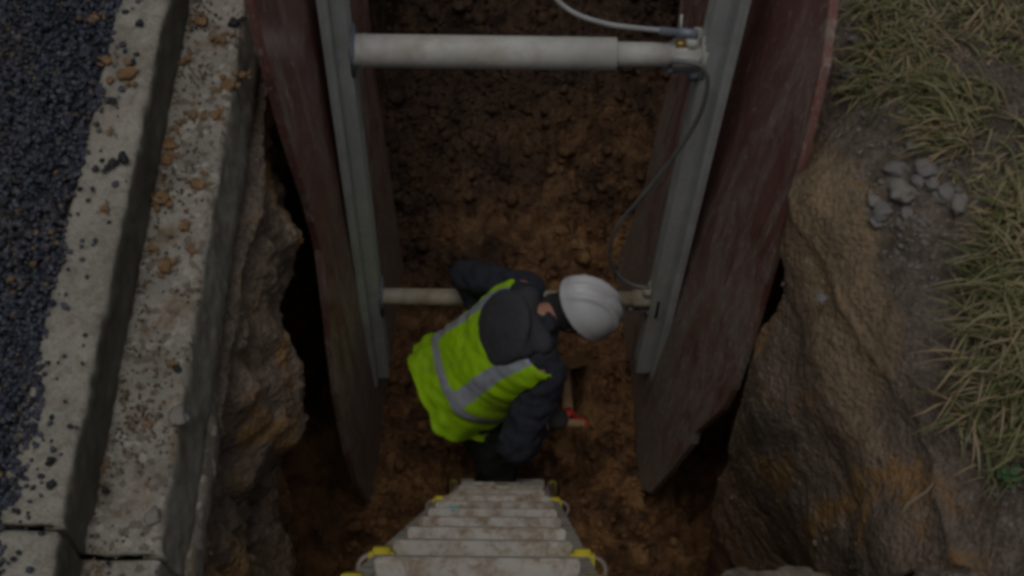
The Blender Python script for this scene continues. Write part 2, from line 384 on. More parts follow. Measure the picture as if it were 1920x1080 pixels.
Fq = np.stack([I[:-1, :-1], I[1:, :-1], I[1:, 1:], I[:-1, 1:]], -1).reshape(-1, 4)
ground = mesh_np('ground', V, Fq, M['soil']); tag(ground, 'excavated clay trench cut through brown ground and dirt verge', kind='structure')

# ------------------------------------------------------------------ kerb and gutter (a long unit and a near unit with a joint between)
def kerb_unit(y0, y1, label):
    root = empty('kerb', (-.85, (y0+y1)/2, 0)); oy = (y0+y1)/2
    tag(root, label, 'kerb', 'concrete kerb and gutter units beside the trench')
    step = .011 if y1 < 8 else .011
    yy = np.arange(y0, y1, step)
    def sheet(prof, name, mat, seed, chip=0.0, yend=99):
        yy = np.arange(y0, min(y1, yend), step)
        P = []
        for (a, b), (c, d) in zip(prof[:-1], prof[1:]):
            L = math.hypot(c-a, d-b); n = max(2, int(L/.009))
            P += [(a+(c-a)*i/n, b+(d-b)*i/n) for i in range(n)]
        P.append(prof[-1]); P = np.array(P)
        x = P[:, 0][:, None]+0*yy; z = P[:, 1][:, None]+0*yy; Y = np.tile(yy, (len(P), 1))
        hf = name == 'haunch'
        px = x+.0035*fbm(x, Y, z, .12, 3, seed)+.003*fbm(x, Y, z, .03, 2, seed+3)
        pz = z+.005*fbm(x, Y, z, .15, 3, seed+5)+.0025*fbm(x, Y, z, .025, 2, seed+7)
        if chip:
            q = np.maximum(0, fbm(x, Y, z, .09, 3, seed+9, True)-.35)*chip
            w_ = np.exp(-((x-prof[-3][0])/.035)**2); px = px-q*w_; pz = pz-q*w_*.6
        # rounded unit ends
        if hf: pz = pz-.006*fbm(x, Y, z, .06, 3, seed+12, True); px = px-(.05*sstep(1.5, 1.95, Y) if yend < 9 else 0)
        e = np.minimum(yy-y0, min(y1, yend)-yy); pz = pz-.004*np.exp(-e/.008)[None, :]
        V = np.stack([px+.85, Y-oy, pz], -1).reshape(-1, 3); nC, nR = x.shape
        I = np.arange(nC*nR).reshape(nC, nR)
        Fq = np.stack([I[:-1, :-1], I[1:, :-1], I[1:, 1:], I[:-1, 1:]], -1).reshape(-1, 4)
        # end caps are closed by skirts going down
        o = mesh_np(name, V, Fq, mat, root)
        s = o.modifiers.new('t', 'SOLIDIFY'); s.thickness = .05; s.offset = -1
        return o
    sheet([(-1.075, .02), (-1.07, .145), (-1.06, .152), (-.945, .152), (-.932, .145), (-.925, .125), (-.915, -.02)], 'kerb_stone', M['kerb'], 201)
    sheet([(-.917, -.006), (-.86, -.012), (-.765, .0), (-.757, -.004), (-.750, -.012), (-.722, -.13), (-.72, -.16), (-.74, -.22)], 'gutter_pan', M['conc'], 221, .0)
    sheet([(-.76, -.135), (-.69, -.14), (-.665, -.155), (-.65, -.19), (-.67, -.28), (-.72, -.34)], 'haunch', M['haunch'], 241, .0) if y1 < 2 else sheet([(-.76, -.145), (-.715, -.15), (-.700, -.17), (-.695, -.20), (-.71, -.27), (-.74, -.32)], 'haunch', M['haunch'], 245, .0, 1.95)
    return root
kerb_unit(1.192, 8.6, 'long concrete kerb and gutter unit beside the asphalt, running up past the red panel')
kerb_unit(-1.2, 1.187, 'near concrete kerb and gutter unit, beyond the joint at the bottom left')

# ------------------------------------------------------------------ road
rng = np.random.default_rng(5)
def scatter_stones(name, P, S, tones, mat, sub=1, seed=1, flat=.75):
    """many small angular grains as one mesh; P centres, S sizes"""
    import bmesh
    bm = bmesh.new(); bmesh.ops.create_icosphere(bm, subdivisions=sub, radius=1)
    b = np.array([v.co[:] for v in bm.verts]); f = np.array([[v.index for v in q.verts] for q in bm.faces]); bm.free()
    r = np.random.default_rng(seed); n = len(P); k = len(b)
    J = b[None]*(1+r.uniform(-.28, .28, (n, k, 1)))
    sc = r.uniform(.7, 1.25, (n, 1, 3)); sc[:, :, 2] *= flat
    J = J*sc
    a = r.uniform(0, 6.28, n); t = r.uniform(-.6, .6, n); ca, sa, ct, st = np.cos(a), np.sin(a), np.cos(t), np.sin(t)
    Rm = np.zeros((n, 3, 3)); Rm[:, 0, 0] = ca; Rm[:, 0, 1] = -sa*ct; Rm[:, 0, 2] = sa*st; Rm[:, 1, 0] = sa; Rm[:, 1, 1] = ca*ct; Rm[:, 1, 2] = -ca*st; Rm[:, 2, 1] = st; Rm[:, 2, 2] = ct
    V = np.einsum('nij,nkj->nki', Rm, J)*S[:, None, None]+P[:, None, :]
    Fq = (f[None]+np.arange(n)[:, None, None]*k).reshape(-1, 3)
    o = mesh_np(name, V.reshape(-1, 3), Fq, mat, None, False)
    if tones is not None:
        at = o.data.attributes.new('tone', 'FLOAT', 'POINT'); at.data.foreach_set('value', np.repeat(tones, k).astype(np.float32))
    return o
# base sheet
gx = np.concatenate([[-60, -20, -8, -4], np.arange(-3, -1.068, .02), [-1.062]]); gy = np.concatenate([[-60, -20, -5, -2], np.arange(-1, 5, .03), [6, 9, 20, 60]])
GX, GY = np.meshgrid(gx, gy, indexing='ij'); GZ = .148+.01*fbm(GX, GY, 0, .2, 3, 301)
I = np.arange(GX.size).reshape(GX.shape)
road = mesh_np('road', np.stack([GX, GY, GZ], -1).reshape(-1, 3), np.stack([I[:-1, :-1], I[1:, :-1], I[1:, 1:], I[:-1, 1:]], -1).reshape(-1, 4), M['asphalt'])
at = road.data.attributes.new('tone', 'FLOAT', 'POINT'); at.data.foreach_set('value', np.full(GX.size, .25, np.float32))
tag(road, 'dark asphalt road surface left of the kerb', kind='structure')
def edge_x(y): return -1.045+.03*fbm(y*0, y, 0, .35, 3, 311)+.015*fbm(y*0, y, 0, .08, 2, 321)-.045*sstep(2.45, 2.2, y)*sstep(1.7, 2.1, y)
n = 42000
px = rng.uniform(-2.05, -.93, n); py = rng.uniform(.75, 3.6, n); ex = edge_x(py)
d = ex-px
keep = (d > 0) | (rng.random(n) < .16*np.exp(d/.03)) | ((rng.random(n) < .012) & (px < -.95))
px, py, d = px[keep], py[keep], d[keep]
S = rng.uniform(.0042, .0085, len(px)); S[rng.random(len(px)) < .05] *= 1.5
pz = .156+.012*fbm(px, py, 0, .25, 3, 331)*sstep(0, .05, d)+rng.uniform(0, .010, len(px))*sstep(0, .04, d)+S*.3
tones = rng.random(len(px))*.92; tones[rng.random(len(px)) < .02] = .97
o = scatter_stones('loose_asphalt', np.stack([px, py, pz], -1), S, tones, M['asphalt'], 1, 3); tag(o, 'loose blue-black asphalt grains covering the road', 'asphalt', kind='stuff')

# crumbs of soil over the gutter pan
n = 2600; px = rng.uniform(-.915, -.75, n)-.0; py = rng.uniform(.9, 3.3, n)
dn = fbm(px, py, 0, .12, 3, 341)+(.9*sstep(-.86, -.915, px))
k = dn > rng.uniform(-.5, 1.1, n); px, py = px[k], py[k]; S = rng.uniform(.0018, .0055, len(px))
t = rng.random(len(px))
o = scatter_stones('soil_crumbs', np.stack([px, py, -.006+S*.4], -1), S, np.where(t < .75, .90+.1*t, t*.5), M['asphalt'], 1, 4); tag(o, 'soil and tar crumbs scattered over the gutter pan', 'crumbs', kind='stuff')
# loose clay crumbs on the trench floor
def fl_pts(n, x0, x1, y0, y1, seed):
    r = np.random.default_rng(seed); x = r.uniform(x0, x1, n); y = r.uniform(y0, y1, n)
    k = (x > wallL(y, -2.8)+.05) & (x < wallR(y, -2.8)-.05); return x[k], y[k], r
x, y, r = fl_pts(15000, -.95, 1.15, 2.1, 6.3, 9)
dn = fbm(x, y, 0, .3, 3, 351); k = dn > r.uniform(-1.2, .9, len(x)); x, y = x[k], y[k]
S = r.uniform(.006, .016, len(x)); q_ = r.random(len(x)); S[q_ < .14] *= 2.0; S[q_ < .03] *= 1.6
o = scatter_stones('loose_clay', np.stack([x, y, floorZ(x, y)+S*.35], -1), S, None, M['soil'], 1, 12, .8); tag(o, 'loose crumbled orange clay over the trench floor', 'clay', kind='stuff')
smooth(o.data)
# crumbs clinging to both cut faces
r = np.random.default_rng(19); PP = []
for Xa, Za in ((np.array(X)[9:192], np.array(Z)[9:192]), (np.array(XR)[20:], np.array(ZR)[20:])):
    i = r.integers(0, Xa.shape[0], 7000); j = r.integers(12, 280, 7000); k = fbm(ys[j], Za[i, j], 0, .25, 3, 371) > r.uniform(-.1, 1.6, 7000)
    PP.append(np.stack([Xa[i, j], ys[j], Za[i, j]], -1)[k]+r.normal(0, .004, (k.sum(), 3)))
PP = np.concatenate(PP); S = r.uniform(.003, .007, len(PP)); S[r.random(len(PP)) < .04] *= 2.2
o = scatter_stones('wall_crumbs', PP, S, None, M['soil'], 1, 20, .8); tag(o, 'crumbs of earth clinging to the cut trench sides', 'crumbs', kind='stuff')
# grit on the verge
r = np.random.default_rng(14); n = 9000; y = r.uniform(.9, 3.4, n); c = np.interp(y, ys, c0); x = c+r.uniform(.02, .95, n); k = (x-c > .3) | (r.random(n) < .25); x, y, c = x[k], y[k], c[k]; n = len(x)
dn = fbm(x, y, 0, .2, 3, 361); k = dn > r.uniform(-1.0, 1.0, n); x, y, c = x[k], y[k], c[k]
S = r.uniform(.0025, .008, len(x)); vz = verge(x, y, c)
o = scatter_stones('verge_grit', np.stack([x, y, vz+S*.3], -1), S, None, M['soil'], 1, 15); tag(o, 'fine grit and soil crumbs on the bare verge', 'grit', kind='stuff')

r = np.random.default_rng(24); n = 150; x = np.concatenate([r.normal(1.11, .085, n), r.uniform(.95, 1.25, 120)]); y = np.concatenate([r.normal(2.22, .13, n), r.uniform(1.3, 3.1, 120)]); S = r.uniform(.003, .010, len(x)); c = np.interp(y, ys, c0); k = x > c+.1; x, y, S, c = x[k], y[k], S[k], c[k]
o = scatter_stones('gravel', np.stack([x, y, verge(x, y, c)+S*.3], -1), S, None, M['stone'], 1, 25); tag(o, 'small grey gravel scattered over the verge around the stones', 'gravel', kind='stuff')

def rock(name, mat, loc, size, seed, flat=.7, label='', cat='', group=None):
    import bmesh
    bm = bmesh.new(); bmesh.ops.create_icosphere(bm, subdivisions=3, radius=1)
    r = random.Random(seed); off = Vector((r.random()*50, r.random()*50, r.random()*50)); sx = r.uniform(.75, 1.25); sy = r.uniform(.75, 1.25)
    for v in bm.verts:
        p = v.co.copy(); q = 1+.5*mnoise.noise(p*1.3+off)+.22*(abs(mnoise.noise(p*2.6+off))*2-.5)+.08*mnoise.noise(p*7+off)
        v.co = Vector((p.x*q*sx, p.y*q*sy, p.z*q*flat))*size
    me = bpy.data.meshes.new(name); bm.to_mesh(me); bm.free(); me.materials.append(mat); smooth(me)
    o = link(bpy.data.objects.new(name, me)); o.location = loc; o.rotation_euler = (r.uniform(-.2, .2), r.uniform(-.2, .2), r.uniform(0, 6.28))
    tag(o, label, cat, group); return o
def unz(px, py, z):
    d = CM.T @ np.array([px-960, -(py-540), -F]); t = (z-H)/d[2]; return d[0]*t, d[1]*t
CREST = lambda y: float(np.interp(y, ys, c0))
def vz1(x, y): return float(verge(np.array([x]), np.array([y]), np.array([CREST(y)]))[0])
# ------------------------------------------------------------------ panels
def on_plane(px, py, P0, nrm):
    d = Vector((CM.T @ np.array([px-960, -(py-540), -F])).tolist()); o = Vector((0, 0, H)); t = (P0-o).dot(nrm)/d.dot(nrm); return o+d*t
def panel(P0, P1, P2, outline, out, label, name='plywood_sheet'):
    P0, P1, P2 = map(Vector, (P0, P1, P2)); nrm = (P1-P0).cross(P2-P0).normalized()
    if nrm.x*out < 0: nrm = -nrm
    pts = [on_plane(a, b, P0, nrm) for a, b in outline] if not isinstance(outline[0], Vector) else outline
    base = sum(pts, Vector())/len(pts)
    import bmesh
    bm = bmesh.new(); vs_ = [bm.verts.new(p-base) for p in pts]; f = bm.faces.new(vs_)
    ret = bmesh.ops.extrude_face_region(bm, geom=[f])
    for e in ret['geom']:
        if isinstance(e, bmesh.types.BMVert): e.co += nrm*.028
    bmesh.ops.recalc_face_normals(bm, faces=bm.faces[:]); bmesh.ops.triangulate(bm, faces=[q for q in bm.faces if len(q.verts) > 4])
    me = bpy.data.meshes.new(name); bm.to_mesh(me); bm.free(); me.materials.append(M['ply'])
    o = link(bpy.data.objects.new(name, me)); o.location = base
    b = o.modifiers.new('b', 'BEVEL'); b.width = .004; b.segments = 2; b.limit_method = 'ANGLE'
    tag(o, label, 'shoring panel', 'plywood shoring panels'); return o, nrm
panel((-.64, 2.55, .28), (-.572, 2.62, -2.85), (-.535, 3.77, -1.2),
      [(462, -70), (478, 10), (490, 60), (512, 150), (545, 270), (580, 380), (603, 470), (618, 600), (634, 740), (655, 850), (674, 910), (692, 944), (700, 938), (712, 880), (722, 800), (735, 700), (752, 610), (766, 545), (752, 470), (728, 300), (706, 150), (690, 0), (684, -70)], -1,
      'mud-streaked red-brown plywood sheet behind the rail on the kerb side of the trench')
panel((.693, 2.689, -2.8), (.664, 3.472, -2.84), (.886, 2.55, -.122),
      [(1572, -110), (1556, 0), (1541, 120), (1512, 250), (1472, 400), (1440, 510), (1402, 640), (1372, 730), (1352, 768), (1302, 812), (1296, 832), (1250, 890), (1218, 925), (1200, 916), (1193, 840), (1188, 740), (1176, 655), (1150, 560), (1152, 500), (1180, 430), (1210, 340), (1233, 240), (1256, 150), (1276, 0), (1284, -90)], 1,
      'red-brown plywood sheet smeared with grey mud on the grass side of the trench')

# ------------------------------------------------------------------ shoring rails and struts
def rail(xf, xb, yc, z0, z1, label, dx_low=0.0):
    """vertical ribbed aluminium rail; xf = inner face, xb = panel side"""
    root = empty('shoring_rail', (xf, yc, z0)); tag(root, label, 'shoring rail', 'aluminium shoring rails'); s = 1 if xb > xf else -1
    dpt = abs(xb-xf)
    mb = MB(); L = z1-z0; sh = Matrix(((1, 0, -dx_low/L), (0, 1, 0), (0, 0, 1)))
    def bx(cx, cy, wx, wy, zz0=0, zz1=L):
        n0 = len(mb.v); mb.box((s*cx, cy, (zz0+zz1)/2), (wx, wy, zz1-zz0))
        for i in range(n0, len(mb.v)):
            v = mb.v[i]; mb.v[i] = (v[0]+dx_low*(1-v[2]/L), v[1], v[2])
    bx(dpt-.005, 0, .010, .235)                      # flange against the sheet
    bx(.020, 0, .036, .11)                           # hollow box
    for yy in (-.10, -.075, .075, .10): bx(dpt-.018, yy, .020, .006)
    for yy in (-.049, -.022, .022, .049): bx(-.004, yy, .014, .007)
    bx(dpt/2+.016, -.045, dpt-.045, .012); bx(dpt/2+.016, .045, dpt-.045, .012)
    mb.build('rail_body', M['alu'], root, False)
    for k in range(9):
        zz = L*(.06+k*.11); xx = dx_low*(1-zz/L)+s*(dpt-.012)
        MB().tube([(xx, -.088, zz), (xx-s*.006, -.088, zz)], .006, 8).build('bolt', M['steelgrey'], root)
    return root
railL = rail(-.500, -.566, 3.17, -2.53, .30, 'ribbed aluminium rail on the kerb-side plywood sheet')
railR = rail(.700, .780, 3.17, -2.46, .30, 'ribbed aluminium rail on the grass-side plywood sheet', -.05)

def strut(z, r1, r2, split, label, y=3.17, mt='white'):
    xl, xr = -.493, .693
    root = empty('hydraulic_strut', (xl, y, z)); tag(root, label, 'strut', 'hydraulic struts between the rails')
    mb = MB(); mb.tube([(.0, 0, 0), (.006, 0, 0), (split-.004, 0, 0), (split, 0, 0)], [r1*.97, r1, r1, r1*.94], 36)
    mb.tube([(.035, 0, 0), (.045, 0, 0)], r1*1.03, 36)
    mb.build('cylinder_barrel', M[mt], root)
    mb = MB(); mb.tube([(split-.02, 0, 0), (xr-xl-.12, 0, 0)], r2, 32); mb.build('piston_rod', M[mt], root)
    mb = MB(); L = xr-xl
    mb.box((L-.07, 0, .0), (.11, r2*2.1, r2*2.15), None, .012); mb.box((L-.012, 0, 0), (.02, .11, .14), None, .004)
    mb.tube([(L-.055, .0, r2), (L-.055, .0, r2+.035)], .022, 16); mb.box((L-.035, .035, r2+.01), (.035, .03, .07), None, .006)
    mb.build('end_block', M[mt], root)
    mb = MB(); mb.box((.006, 0, 0), (.016, .115, .15), None, .004); mb.build('end_plate', M['steelgrey'], root)
    mb = MB(); mb.box((L-.03, -.012, -r2-.03), (.05, .05, .055), None, .006); mb.tube([(L-.10, -.02, -r2-.012), (L-.03, -.02, -r2-.012)], .011, 12)
    mb.tube([(L-.135, -.02, -r2-.006), (L-.10, -.02, -r2-.012)], .014, 12); mb.build('hose_coupling', M['steelgrey'], root)
    return root, L
st1, L1 = strut(-.452, .0555, .041, .885, 'thick pale hydraulic strut across the top of the photo')
st2, L2 = strut(-1.935, .036, .033, .55, 'slim pale hydraulic strut behind the worker, deeper in the trench', 3.17, 'tan')
mb = MB(); mb.tube([(L1-.11, .0, .052), (L1-.075, .0, .052)], .013, 10); mb.build('brass_nipple', M['brass'], st1)
def hose(name, pts, r, mat, label):
    # smooth through the points
    P = [Vector(p) for p in pts]; Q = []
    for i in range(len(P)-1):
        a, b, c, d = P[max(i-1, 0)], P[i], P[i+1], P[min(i+2, len(P)-1)]
        for k in range(8):
            t = k/8; Q.append(.5*((2*b)+(c-a)*t+(2*a-5*b+4*c-d)*t*t+(-a+3*b-3*c+d)*t**3))
    Q.append(P[-1]); base = Q[0].copy()
    o = MB().tube([q-base for q in Q], r, 12).build(name, mat); o.location = base; return o, base
def ony(px, py, y):
    d = CM.T @ np.array([px-960, -(py-540), -F]); t = y/d[1]; return Vector((d[0]*t, y, H+d[2]*t))
h, b0 = hose('hydraulic_hose', [ony(1000, -60, 3.35), ony(1045, 0, 3.30), ony(1085, 28, 3.26), ony(1140, 45, 3.23), ony(1190, 52, 3.2), ony(1240, 57, 3.19)], .0085, M['hosew'], '')
tag(h, 'pale hydraulic hose dropping in from above to the end of the thick strut', 'hose')
a = ony(1236, 57, 3.19)-b0; b = ony(1308, 64, 3.18)-b0
MB().tube([a, a.lerp(b, .5), a.lerp(b, .5), b], [.013, .013, .016, .016], 12).build('hose_fitting', M['steelgrey'], h)
c_ = ony(1276, 60, 3.19)-b0; MB().tube([c_, c_+Vector((0, .03, .05))], .0045, 8).build('fitting_lever', M['white'], h)
h, b0 = hose('hydraulic_hose', [ony(1250, 128, 3.08), ony(1262, 116, 3.05), ony(1295, 117, 3.03), ony(1318, 128, 3.03), ony(1327, 155, 3.03), ony(1318, 200, 3.03), ony(1296, 245, 3.04), ony(1262, 295, 3.05), ony(1215, 355, 3.06), ony(1172, 405, 3.07),
      ony(1150, 440, 3.08), ony(1144, 475, 3.09), ony(1154, 510, 3.1), ony(1182, 533, 3.11), ony(1216, 540, 3.12)], .0078, M['hoseb'], '')
tag(h, 'dark hydraulic hose looping down the right rail from the thick strut to the slim one', 'hose')
# blue paint mark on the left rail
bp = MB().box((.004, -.03, 2.53-.33), (.004, .018, .05)); bp.build('paint_mark', M['blue'], railL, False)

# ------------------------------------------------------------------ ladder
T0 = Vector((-.036, .60, 1.14)); T1 = Vector((.040, 2.70, -2.80)); tdir = (T1-T0).normalized(); LL = (T1-T0).length
nrmL = Vector((1, 0, 0)).cross(tdir); nrmL = nrmL.normalized()
if nrmL.z < 0: nrmL = -nrmL
xL = nrmL.cross(tdir).normalized()
RL = Matrix((xL, nrmL, tdir)).transposed()     # columns: x across, y out of the ladder, z down the ladder
lad = empty('ladder', T1); lad.rotation_euler = RL.to_euler(); tag(lad, 'muddy aluminium ladder with yellow locks leaning into the trench behind the worker', 'ladder')
def zl(s): return s-LL
for s in (-1, 1):
    mb = MB()
    mb.box((s*.175, 0, zl(LL*.31)), (.008, .062, LL*.62)); mb.box((s*.186, .031, zl(LL*.31)), (.030, .007, LL*.62)); mb.box((s*.186, -.031, zl(LL*.31)), (.030, .007, LL*.62))
    mb.build('stile', M['ladder'], lad, False)
    # lower, flaring stile
    mb = MB(); a = Vector((s*.172, 0, zl(LL*.60))); b = Vector((s*.182, 0, zl(LL*.86))); c = Vector((s*.232, 0, zl(LL)))
    for p, q in ((a, b), (b, c)):
        d_ = (q-p); L_ = d_.length; rz = Matrix.Rotation(math.atan2(d_.x, d_.z), 3, 'Y'); mb.box((p+q)/2, (.024, .056, L_+.01), rz, .003)
    mb.build('stile', M['ladder'], lad, False)
    MB().box((s*.236, 0, zl(LL)+.005), (.045, .075, .05), None, .008).build('rubber_foot', M['rubber'], lad)
    mb = MB(); mb.box((s*.225, 0, zl(LL-.06)), (.034, .070, .10), Matrix.Rotation(s*.12, 3, 'Y'), .006); mb.build('foot_collar', M['yellow'], lad)
step = .340; k = 0; s_ = LL-.20
while s_ > .05:
    low = s_ > LL*.62; hw = .172 if not low else .166
    if s_ > LL*.9: hw = .185
    mb = MB(); mb.box((0, 0, zl(s_)), (2*hw, .112 if not low else .090, .045), None, .004)
    mb.box((0, .006, zl(s_)-.016), (2*hw-.01, .006, .004)); mb.box((0, .026, zl(s_)-.016), (2*hw-.01, .006, .004))
    mb.build('rung', M['ladder'], lad, False)
    if k == 7: MB().box((.105, (.0575), zl(s_)+.002), (.030, .004, .034)).build('sticker', M['cyan'], lad, False)
    k += 1; s_ -= step
# locks: yellow collars with spring rings
def s_at(z): return (T0.z-z)/(T0.z-T1.z)*LL
for z in (.83, .42, -1.27):
    s0 = s_at(z)
    for s in (-1, 1):
        lk = MB().box((s*.190, .004, zl(s0)), (.046, .082, .075), None, .008).build('lock_collar', M['yellow'], lad)
        pts = [(s*(.208+.027*math.sin(a)), .006+.024*math.cos(a), zl(s0)+.002) for a in [math.pi*i/10 for i in range(11)]]
        MB().tube(pts, .0055, 8).build('ring', M['ringm'], lk)

# ------------------------------------------------------------------ person
Np = Vector((.165, 2.775, -1.52)); Hp = Vector((-.135, 2.755, -1.955)); sp = (Np-Hp).normalized(); SL = (Np-Hp).length
Lf = Vector((-.24, .97, .02)).normalized()      # towards the person's left (far side)
Bk = Lf.cross(sp).normalized()
if Bk.z < 0: Bk = -Bk
person = empty('person', (-.1, 2.75, -2.85)); tag(person, 'person in lime vest, white hard hat and dark clothes bending in the trench', 'person')
po = Vector(person.location)
def W(v): return Vector(v)-po
def at(u, l, b): return Hp+sp*(u*SL)+Lf*l+Bk*b
shR = at(.84, -.175, -.045); shL = at(.88, .195, -.045)
def up(px, py, z): x, y = unz(px, py, z); return Vector((x, y, z))
elR = up(968, 838, -1.87); haR = up(1024, 795, -2.02)
elL = up(872, 515, -1.74); haL = Vector((.07, 2.95, -2.10))
hd = up(1082, 583, -1.50)                       # head centre
crown = Vector((.72, -.06, .62)).normalized(); face = Vector((.60, -.12, -.75)); face = (face-crown*face.dot(crown)).normalized(); side = crown.cross(face)
RH = Matrix((side, face, crown)).transposed()
hipR = at(.02, -.10, -.04); hipL = at(.02, .10, -.04)
knR = Vector((.02, 2.56, -2.37)); knL = Vector((.08, 2.92, -2.38)); anR = Vector((-.06, 2.64, -2.77)); anL = Vector((-.10, 3.0, -2.77))
# body
mb = MB()
mb.ball(W(hd), (.074, .092, .112), RH); mb.ball(W(hd+face*.045-crown*.055), (.05, .05, .055), RH)
mb.ball(W(hd+face*.098-crown*.02), (.012, .018, .02), RH, 8, 6)
for s in (-1, 1): mb.ball(W(hd+side*.076*s-crown*.02), (.010, .018, .03), RH, 8, 6)
mb.cap(W(hd-crown*.06-face*.03), .060, W(at(1.02, .01, .0)), .064)
mb.cap(W(at(.95, 0, 0)), .08, W(at(.6, 0, .0)), .125); mb.cap(W(at(.6, 0, 0)), .125, W(at(.1, 0, 0)), .12)
mb.cap(W(at(.86, -.16, 0)), .06, W(at(.9, .17, 0)), .06); mb.cap(W(hipR), .1, W(hipL), .1)
for a, b, c, ra in ((shR, elR, haR, .048), (shL, elL, haL, .048)): mb.cap(W(a), ra, W(b), .04); mb.cap(W(b), .04, W(c), .028)
for a, b, c in ((hipR, knR, anR), (hipL, knL, anL)): mb.cap(W(a), .085, W(b), .058); mb.cap(W(b), .056, W(c), .04)
for a in (anR, anL): mb.cap(W(a)+Vector((-.02, 0, -.03)), .04, W(a)+Vector((.15, -.01, -.045)), .032)
body = remesh(mb.build('body', M['skin'], person), .009, 5)
# eyes and mouth live under the brim
em = m_plain('eye', (.5, .48, .45), .3)
for s in (-1, 1): MB().ball(W(hd+face*.082+side*.03*s+crown*.0), .011, None, 10, 8).build('eye', em, person)
MB().ball(W(hd+face*.092-crown*.065), (.022, .006, .006), RH, 10, 6).build('mouth', m_plain('lips', (.35, .13, .11), .5), person)
# jacket (torso lies under the vest, sleeves out)
mb = MB()
mb.cap(W(at(.9, 0, .0)), .11, W(at(.55, 0, .0)), .145); mb.cap(W(at(.55, 0, 0)), .145, W(at(-.02, 0, -.01)), .145)
mb.cap(W(at(.86, -.13, 0)), .088, W(at(.88, .14, 0)), .088); mb.cap(W(at(.05, -.07, -.01)), .125, W(at(.05, .07, -.01)), .125)
mb.cap(W(at(.98, 0, .0)), .085, W(at(1.01, .0, .0)), .070); mb.cap(W(shR), .082, W(elR), .074); mb.cap(W(elR), .074, W(haR.lerp(elR, .28)), .046)
mb.cap(W(shL), .080, W(elL), .066); mb.cap(W(elL), .066, W(haL.lerp(elL, .2)), .044)
jk = remesh(mb.build('jacket', M['navy'], person), .010, 5, [(.09, .035), (.04, .020)])
# trousers
mb = MB(); mb.cap(W(hipR), .125, W(hipL), .125)
for a, b, c in ((hipR, knR, anR), (hipL, knL, anL)): mb.cap(W(a), .11, W(b), .080); mb.cap(W(b), .080, W(c), .060)
remesh(mb.build('trousers', M['trouser'], person), .012, 5, [(.08, .025), (.03, .01)])
for a in (anR, anL):
    mb = MB(); a = W(a); mb.cap(a+Vector((0, 0, .05)), .055, a+Vector((-.01, 0, -.03)), .05); mb.cap(a+Vector((-.02, 0, -.035)), .05, a+Vector((.16, -.015, -.04)), .043)
    remesh(mb.build('boot', M['boot'], person), .010, 4)
# vest: shell lofted round the spine
NU, NV = 86, 150
prof = [(-.22, .235, .185, .035), (-.08, .240, .185, .03), (.12, .225, .175, .015), (.35, .215, .170, .005), (.60, .228, .165, 0), (.80, .232, .145, 0), (.93, .222, .115, .0), (1.02, .16, .08, .0)]
pu = np.array([p[0] for p in prof])
V = []; uu = np.linspace(-.08, .95, NU)
for u in uu:
    wd, dp, ob = (np.interp(u, pu, [p[i] for p in prof]) for i in (1, 2, 3))
    for j in range(NV):
        a = 2*math.pi*j/NV; ca, sa = math.cos(a), math.sin(a)
        e = 2/2.5; l = wd*math.copysign(abs(ca)**e, ca); b = dp*math.copysign(abs(sa)**e, sa)+ob
        fold = .010*mnoise.noise(Vector((u*5, l*9, b*4)))+.007*mnoise.noise(Vector((u*14+5, l*20, 3)))+(.018*math.sin(a*5+1)+.010*math.sin(a*11+u*3))*max(0, (.15-u))/.37
        k = 1+fold/.2
        ue = u-(.05*math.cos(a*2))*(1 if u < .1 else 0)*max(0, .1-u)/.32
        V.append(at(ue, l*k, b*k)-po)
V = np.array([v[:] for v in V]); Fs = []; mi = []
for i in range(NU-1):
    u = (uu[i]+uu[i+1])/2
    for j in range(NV):
        a = 2*math.pi*(j+.5)/NV; ca, sa = math.cos(a), math.sin(a)
        wd = np.interp(u, pu, [p[1] for p in prof]); l = wd*math.copysign(abs(ca)**.8, ca)
        q = V[i*NV+j]+np.array(po)
        # arm holes
        hole = u > .80 and sa < -.05
        for sh, el, rr in ((shR, elR, .088), (shL, elL, .082)):
            ax = (el-sh).normalized(); rel = Vector(q.tolist())-sh; t = rel.dot(ax)
            if (rel-ax*t).length < rr and -.02 < t < .30 and abs(l) > .155 and (abs(l) > .20 or sa < .2): hole = True
        if hole: continue
        Fs.append((i*NV+j, i*NV+(j+1) % NV, (i+1)*NV+(j+1) % NV, (i+1)*NV+j))
        strap = (.122 < abs(l) < .180) and u > .20
        band = .160 < u < .240
        mi.append(1 if (strap or band) else 0)
vest = mesh_np('vest', V, Fs, None, person, True, mi, [M['lime'], M['silver']])
s = vest.modifiers.new('t', 'SOLIDIFY'); s.thickness = .005; s.offset = 1
# hood lying on the upper back
mb = MB(); RB = Matrix((Lf, sp, Bk)).transposed()
mb.ball(W(at(.88, .0, .130)), (.158, .162, .042), RB, 24, 14); mb.ball(W(at(.96, .0, .10)), (.16, .075, .070), RB, 24, 14)
mb.cap(W(at(1.02, -.10, .03)), .05, W(at(1.05, .0, .09)), .045); mb.cap(W(at(1.05, .0, .09)), .045, W(at(1.02, .11, .03)), .05)
remesh(mb.build('hood', M['hood'], person), .008, 14, [(.10, .010), (.03, .004)])
# beanie / hair at the nape
mb = MB(); mb.ball(W(hd-crown*.010-face*.012), (.084, .098, .108), RH, 24, 16); mb.ball(W(hd-crown*.078-face*.052), (.072, .058, .050), RH, 18, 12)
remesh(mb.build('hair', M['hair'], person), .008, 3)
